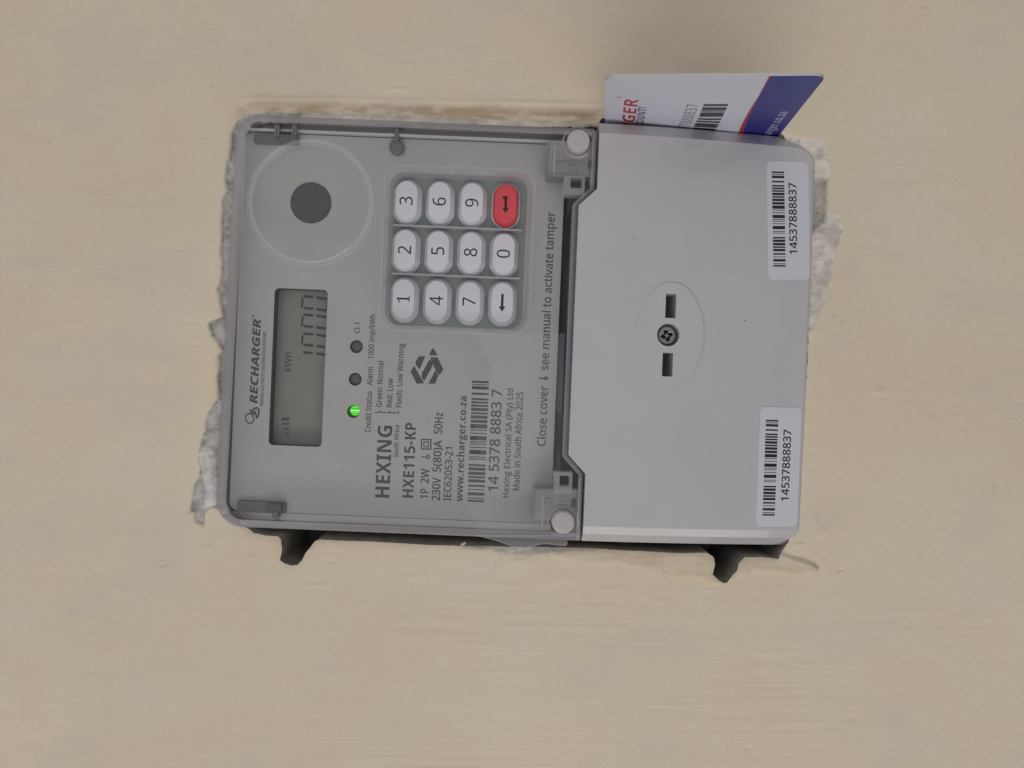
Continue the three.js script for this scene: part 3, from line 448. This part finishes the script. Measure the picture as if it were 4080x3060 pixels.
const speck = canvas(1024, 1024, (c, w, h) => { const d = c.createImageData(w, h); for (let k = 0; k < w * h; k++) { const x = k % w, y = (k / w) | 0, v = 203 + 3 * (vn(x / 2.5, y / 2.5, 421) - 0.5) + 7 * fbm(x / 130, y / 130, 422, 4) ; d.data[k * 4] = v + 1; d.data[k * 4 + 1] = v - 1; d.data[k * 4 + 2] = v + 1; d.data[k * 4 + 3] = 255; } c.putImageData(d, 0, 0);
  const mark = (px, py, rx, ry, a, col) => { const q = L(px, py, 0.004), u = (((q[0] * 8) % 1) + 1) % 1, v = (((q[1] * 8) % 1) + 1) % 1; c.fillStyle = col; c.globalAlpha = a; c.beginPath(); c.ellipse(u * w, (1 - v) * h, rx, ry, 0.1, 0, 7); c.fill(); c.globalAlpha = 1; };
  mark(2970, 1277, 3.2, 1, 0.75, '#3a3836'); mark(2513, 955, 5, 4, 0.05, '#444'); mark(2520, 962, 9, 8, 0.04, '#444'); mark(2780, 1180, 1.2, 1, 0.4, '#555'); mark(2870, 1560, 1, 1.2, 0.4, '#555'); mark(2440, 1620, 1, 1, 0.4, '#666'); for (let k = 0; k < 26; k++) mark(2330 + 860 * hash(k, 1, 5), 620 + 1440 * hash(k, 2, 5), 0.5 + hash(k, 3, 5), 0.5 + 0.6 * hash(k, 4, 5), 0.28, k % 3 ? '#6a6864' : '#efeeee'); });
speck.wrapS = speck.wrapT = THREE.RepeatWrapping; speck.repeat.set(8, 8);
const grainData = new Float32Array(512 * 512).map((_, k) => vn((k % 512) / 1.6, ((k / 512) | 0) / 1.6, 431) * 0.6 + vn((k % 512) / 4, ((k / 512) | 0) / 4, 432) * 0.4), grain = new THREE.DataTexture(grainData, 512, 512, THREE.RedFormat, THREE.FloatType); grain.magFilter = grain.minFilter = THREE.LinearFilter; grain.wrapS = grain.wrapT = THREE.RepeatWrapping; grain.repeat.set(14, 14); grain.needsUpdate = true;
const tc = mesh('terminal_cover', buildTerminalCover(), phys(0xffffff, 0.2, { map: speck, bumpMap: grain, bumpScale: 0.012e-3 }), meter);
{ // screw with a six-lobed socket
  const q = L(2657, 1337, 0.004), z = 0.0042, star = [], metal = std(lin(0.30, 0.31, 0.29), 0.3, { metalness: 0.85 });
  for (let i = 0; i < 48; i++) { const a = (i / 48) * Math.PI * 2 + 0.3, r = 0.00135 + 0.00042 * Math.cos(a * 4 - 1.2); star.push([q[0] + r * Math.cos(a), q[1] + r * Math.sin(a)]); }
  const head = prism(circle(q[0], q[1], 0.00275, 40), z - 0.003, z, [star.slice().reverse()], 0.0003);
  const sc = mesh('screw', head, metal, tc); mesh('screw_socket', flat(circle(q[0], q[1], 0.0024), z - 0.0016), std(lin(0.035, 0.035, 0.033), 0.6), sc);
  const tip = []; for (let i = 0; i < 40; i++) { const a = (i / 40) * Math.PI * 2, r = 0.00055 + 0.00022 * Math.cos(a * 4 + 0.6); tip.push([q[0] + r * Math.cos(a), q[1] + r * Math.sin(a)]); } mesh('socket_pin', prism(tip, z - 0.0016, z - 0.0004), metal, sc);
}
// barcode stickers that follow the curved surface
function sticker(cx, cy, w, h, turn, label, barBox, textAt) {
  const z = 0.003, k = K(z), q = L(cx, cy, z), hw = (w * k) / 2, hh = (h * k) / 2, NXs = 20, NYs = 46, r = 0.0014, pos = [], uv = [], idx = [], ca = Math.cos(turn), sa = Math.sin(turn);
  const surf = (x, y) => { const yb = TYB, yt = TYT; return tcover(Math.min(x, TX1 - 0.0002), y - yb, yt - y); };
  const pt = (a, b, lift) => { const x = q[0] + a * ca - b * sa, y = q[1] + a * sa + b * ca; return [x, y, surf(x, y) + lift]; };
  for (let i = 0; i <= NXs; i++) for (let j = 0; j <= NYs; j++) {
    const a = -hw + (2 * hw * i) / NXs, e = hw - Math.abs(a), lim = hh - (e < r ? r - Math.sqrt(r * r - (r - e) ** 2) : 0), b = -lim + (2 * lim * j) / NYs;
    pos.push(...pt(a, b, 0.00014)); uv.push(a / (2 * hw) + 0.5, b / (2 * hh) + 0.5); if (i && j) { const n = i * (NYs + 1) + j, m = n - NYs - 1; idx.push(m - 1, n - 1, n, m - 1, n, m); }
  }
  const g = new THREE.BufferGeometry(); const ring = []; for (let i = 0; i <= NXs; i++) ring.push(i * (NYs + 1)); for (let j = 1; j <= NYs; j++) ring.push(NXs * (NYs + 1) + j); for (let i = NXs - 1; i >= 0; i--) ring.push(i * (NYs + 1) + NYs); for (let j = NYs - 1; j > 0; j--) ring.push(j);
  const f0 = pos.length / 3; for (const n of ring) { pos.push(pos[n * 3], pos[n * 3 + 1], pos[n * 3 + 2] - 0.00013); uv.push(0.01, 0.5); } ring.forEach((n, i) => { const j = (i + 1) % ring.length; idx.push(n, f0 + i, f0 + j, n, f0 + j, ring[j]); });
  g.setAttribute('position', new THREE.Float32BufferAttribute(pos, 3)); g.setAttribute('uv', new THREE.Float32BufferAttribute(uv, 2)); g.setIndex(idx);
  const tex = canvas(Math.round(w * 3.2), Math.round(h * 3.2), (c, cw, ch) => {
    c.fillStyle = '#dcdfe8'; c.fillRect(0, 0, cw, ch); c.scale(3.2, 3.2); c.translate(0, h); c.rotate(-Math.PI / 2); c.fillStyle = '#1b1a1f';
    bars(c, barBox[0], barBox[1], barBox[2], barBox[3]); fit(c, '14537888837', textAt[0], textAt[1], textAt[2], textAt[3] / 0.715);
  });
  mesh('barcode_sticker', toCreasedNormals(g, 0.5), phys(0xffffff, 0.4, { map: tex }), tc).userData.label = label;
}
sticker(3147, 876, 178, 474, -0.041 + 0.0 + 0.02 + 0.041 + 0.041, 'upper barcode sticker', [53, 22, 380, 52], [100, 124, 290, 32]);
sticker(3109, 1862, 176, 478, 0.004, 'lower barcode sticker', [43, 26, 384, 52], [99, 134, 292, 32]);

// ---------------------------------------------------------------- the card wedged beside the meter
{
  const A = new THREE.Vector3((2412 - 2040) * K(0.0464), (1530 - 308) * K(0.0464), 0.0464), B = new THREE.Vector3((3294 - 2040) * K(0.0514), (1530 - 301) * K(0.0514), 0.0514);
  const dl = new THREE.Vector3(0.118, 0.102, -0.99).normalize(), dr = new THREE.Vector3(0.132, 0.054, -0.99).normalize(), wv = B.clone().sub(A), CW = wv.length(), CL = 0.068;
  const nrm = wv.clone().cross(dl).normalize(); if (nrm.y < 0) nrm.negate();
  const place = (x, y, t) => { const s = x / CW; return A.clone().addScaledVector(wv, s).addScaledVector(dl.clone().lerp(dr, s), y).addScaledVector(nrm, t); };
  const base = outline([[0, 0, 0.0031], [CW, 0, 0.0031], [CW, CL, 0.0031], [0, CL, 0.0031]], 8);
  const g = new THREE.ExtrudeGeometry(shapeOf(base), { depth: 0.00076, bevelEnabled: false, curveSegments: 1 }), p = g.attributes.position, uv = g.attributes.uv;
  for (let i = 0; i < p.count; i++) { uv.setXY(i, p.getX(i) / CW, 1 - p.getY(i) / CL); const v = place(p.getX(i), p.getY(i), p.getZ(i)); p.setXYZ(i, v.x, v.y, v.z); }
  g.computeVertexNormals();
  const mm = 24, cw = Math.round(CW * 1e3 * mm), ch = Math.round(CL * 1e3 * mm);
  // where a measured point lies on the card: [across, along] in millimetres
  const on = (px, py) => { let a = 0.03, b = 0.03; for (let k = 0; k < 60; k++) { const v = place(a, b, 0), kz = K(v.z), ex = (px - 2040) * kz - v.x, ey = (1530 - py) * kz - v.y; a += ex * 0.8; b -= ey * 2.2; a = clamp(a, -0.01, 0.07); b = clamp(b, -0.005, 0.066); } return [a * 1e3, b * 1e3]; };
  const tex = canvas(cw, ch, (c) => {
    c.scale(mm, mm); c.fillStyle = '#eef1ff'; c.fillRect(0, 0, 60, 90);
    const zz = (x, y) => on(2400 + x * 0.452, 200 + y * 0.452), path = (l) => { c.beginPath(); l.forEach((q, i) => c[i ? 'lineTo' : 'moveTo'](...q)); };
    const edge = [[1495, 215], [1430, 320], [1375, 410], [1325, 500], [1275, 600], [1232, 720]].map(([x, y]) => zz(x, y)), last = edge[edge.length - 1];
    edge[0][1] = -0.5; edge.push([last[0] - 1.2, last[1] + 14], [last[0] - 1.2, 90]);
    c.fillStyle = '#c33a44'; path([...[[1478, 215], [1420, 320], [1362, 410], [1306, 500], [1245, 600], [1190, 720]].map(([x, y], i) => { const q = zz(x, y); if (!i) q[1] = -0.5; return q; }), [last[0] - 3.6, 90], [60, 90], [60, -1]]); c.fill();
    c.fillStyle = '#eef1ff'; path([[0, -1], ...[[1478, 200], [1440, 290], [1378, 400], [1330, 470], [1270, 560], [1200, 700]].map(([x, y], i) => { const q = zz(x, y); if (!i) q[1] = -0.5; q[0] -= 0.1; return q; }), [last[0] - 3.4, 60], [0, 90]]); c.fill();
    c.fillStyle = '#2e3090'; path([...edge, [60, 90], [60, -1]]); c.fill();
    c.save(); path([...edge, [60, 90], [60, -1]]); c.clip(); c.fillStyle = '#1a3d9c';
    { const [x, y] = zz(1520, 385); c.save(); c.translate(x + 5.4, y); c.rotate(-Math.PI / 2); fit(c, 'NIR', -1, 0, 23, 6.2, 'sans-serif', 'bold'); fit(c, '18', 6, 5, 10, 5.4, 'sans-serif', 'bold'); c.restore(); }
    c.restore();
    const up = (s, x, y, endY, cap, weight, slant = 0, from = 0.5, font = 'sans-serif') => { const a = zz(x, y), b = zz(x + (endY - y) * -0.25, endY), len = a[1] - b[1], sz = cap / 0.715; c.save(); c.translate(a[0], a[1]); c.rotate(-Math.PI / 2); c.transform(1, 0, -slant, 1, 0, 0); c.font = `${weight} ${sz}px ${font}`; const full = c.measureText(s).width, seen = c.measureText(s.slice(from)).width, k = len / seen; c.scale(k, 1); c.fillText(s, seen - full, 0); c.restore(); };
    c.fillStyle = '#c8313f'; up('RECHARGER', 276, 640, 425, 3.7, 'bold', 0.25, 6); { const q = zz(146, 412); c.strokeStyle = '#9a5560'; c.lineWidth = 0.35; c.beginPath(); c.arc(q[0], q[1], 0.5, 0, 7); c.stroke(); }
    c.fillStyle = '#3d3878'; up('DISCOUNT!', 360, 640, 492, 2.3, 'bold', 0.2, 4);
    c.fillStyle = '#77777f'; up('14537888837', 752, 690, 455, 3.1, '', 0, 3);
    { const a = zz(890, 458), b = zz(1112, 458), e = zz(810, 700); c.save(); c.fillStyle = '#3f4247'; c.translate(a[0], a[1]); c.rotate(Math.PI / 2); c.scale(1, -1); const m = 1.02; let at2 = 0; [2, 0.9, 3.1, 0.5, 0.8, 0.4, 4.2, 1.4, 2, 1, 2, 1, 5, 1, 2, 1, 3, 1, 6, 2, 4].forEach((n, i) => { if (i % 2 === 0) c.fillRect(at2, 0, n * m, b[0] - a[0]); at2 += n * m; }); c.restore(); }
    c.fillStyle = '#b9b9d6'; up('www.recharger.co.za', 1472, 742, 535, 2.7, 'bold', 0, 8);
  });
  const card = mesh('meter_card', g, [phys(0xffffff, 0.35, { map: tex }), std(lin(0.62, 0.63, 0.64), 0.5)]);
  tag(card, 'white and blue plastic card with red lettering, wedged upright beside the grey cover', 'card');
}

// ---------------------------------------------------------------- torn clear film, still on the lower part of the clear cover
{
  const pos = [], uv = [], idx = [], N = 130, M = 240;
  const left = (v) => 1930 - 60 * v + 90 * (vn(v * 5, 1, 501) - 0.5) + 40 * (vn(v * 17, 1, 502) - 0.5);
  const low = (px) => { const t = clamp((px - 1830) / (2262 - 1830)); return 2134 + (t > 0 ? 42 * Math.exp(-(((t - 0.58) / 0.24) ** 2)) + 26 * sst(0.72, 0.97, t) * (1 - 0.5 * sst(0.985, 1, t)) + 10 * t : 0); };
  for (let i = 0; i <= N; i++) for (let j = 0; j <= M; j++) {
    const v = j / M, py0 = 1330 + v * 800, xl = left(v), xr = 2250 - 30 * v + (v > 0.86 ? 40 * sst(0.86, 0.9, v) : 0), px = xl + ((xr - xl) * i) / N, end = low(px), py = 1330 + (end - 1330) * v;
    const ridge = (a, b, k) => Math.pow(1 - Math.min(1, Math.abs(fbm(a, b, k, 2)) * 5), 2), wr = 0.35 * ridge((px + (py - 1330) * 0.42) / 120, (py - px * 0.3) / 900, 511) + 0.25 * ridge((px - (py - 1330) * 0.2) / 170, py / 500, 512) + 0.5 * fbm(px / 120, py / 180, 513, 2), over = clamp((py - 2125) / 50);
    const q = W(px, py, ZP + 0.0004 + 0.0006 * wr - 0.004 * over * over); pos.push(...q); uv.push(i / N, v);
    if (i && j) { const n = i * (M + 1) + j, m = n - M - 1; idx.push(m - 1, n - 1, n, m - 1, n, m); }
  }
  const g = new THREE.BufferGeometry(); g.setAttribute('position', new THREE.Float32BufferAttribute(pos, 3)); g.setAttribute('uv', new THREE.Float32BufferAttribute(uv, 2)); g.setIndex(idx); g.computeVertexNormals();
  const flapIdx = [], sheetIdx = [], yf = W(0, 2133, ZP)[1]; for (let k = 0; k < idx.length; k += 3) (Math.min(...[0, 1, 2].map((e) => pos[idx[k + e] * 3 + 1])) < yf ? flapIdx : sheetIdx).push(idx[k], idx[k + 1], idx[k + 2]);
  const flap = g.clone(); flap.setIndex(flapIdx); g.setIndex(sheetIdx);
  const film = mesh('protective_film', g, phys(0xffffff, 0.12, { transmission: 0.97, thickness: 0, ior: 1.4, side: THREE.DoubleSide }));
  mesh('loose_flap', flap, phys(lin(0.75, 0.75, 0.78), 0.35, { transmission: 0.8, thickness: 0, ior: 1.45, side: THREE.DoubleSide }), film);
  const rim = []; for (let i = 0; i <= N; i += 2) { const k = (i * (M + 1) + M) * 3; if (pos[k + 1] < W(0, 2140, ZP)[1]) rim.push(new THREE.Vector3(pos[k], pos[k + 1], pos[k + 2])); }
  mesh('film_edge', new THREE.TubeGeometry(new THREE.CatmullRomCurve3(rim), 80, 0.0001, 6), phys(lin(0.8, 0.8, 0.82), 0.3, { transmission: 0.4, thickness: 0 }), film);
  tag(film, 'wrinkled clear protective film with a loose flap at the clear cover bottom edge', 'plastic film');
}
// a flake of plaster caught in the gap
{ const q = W(1846, 2167, 0.001), g = new THREE.DodecahedronGeometry(0.0009, 0).scale(1.2, 0.5, 0.4).rotateZ(0.5).translate(...q); planarUV(g);
  tag(mesh('plaster_flake', toCreasedNormals(g, 0.2), std(lin(0.6, 0.59, 0.57), 0.9)), 'tiny white plaster flake caught in the dark gap below the clear cover', 'plaster flake'); }
renderer.render(scene, camera);
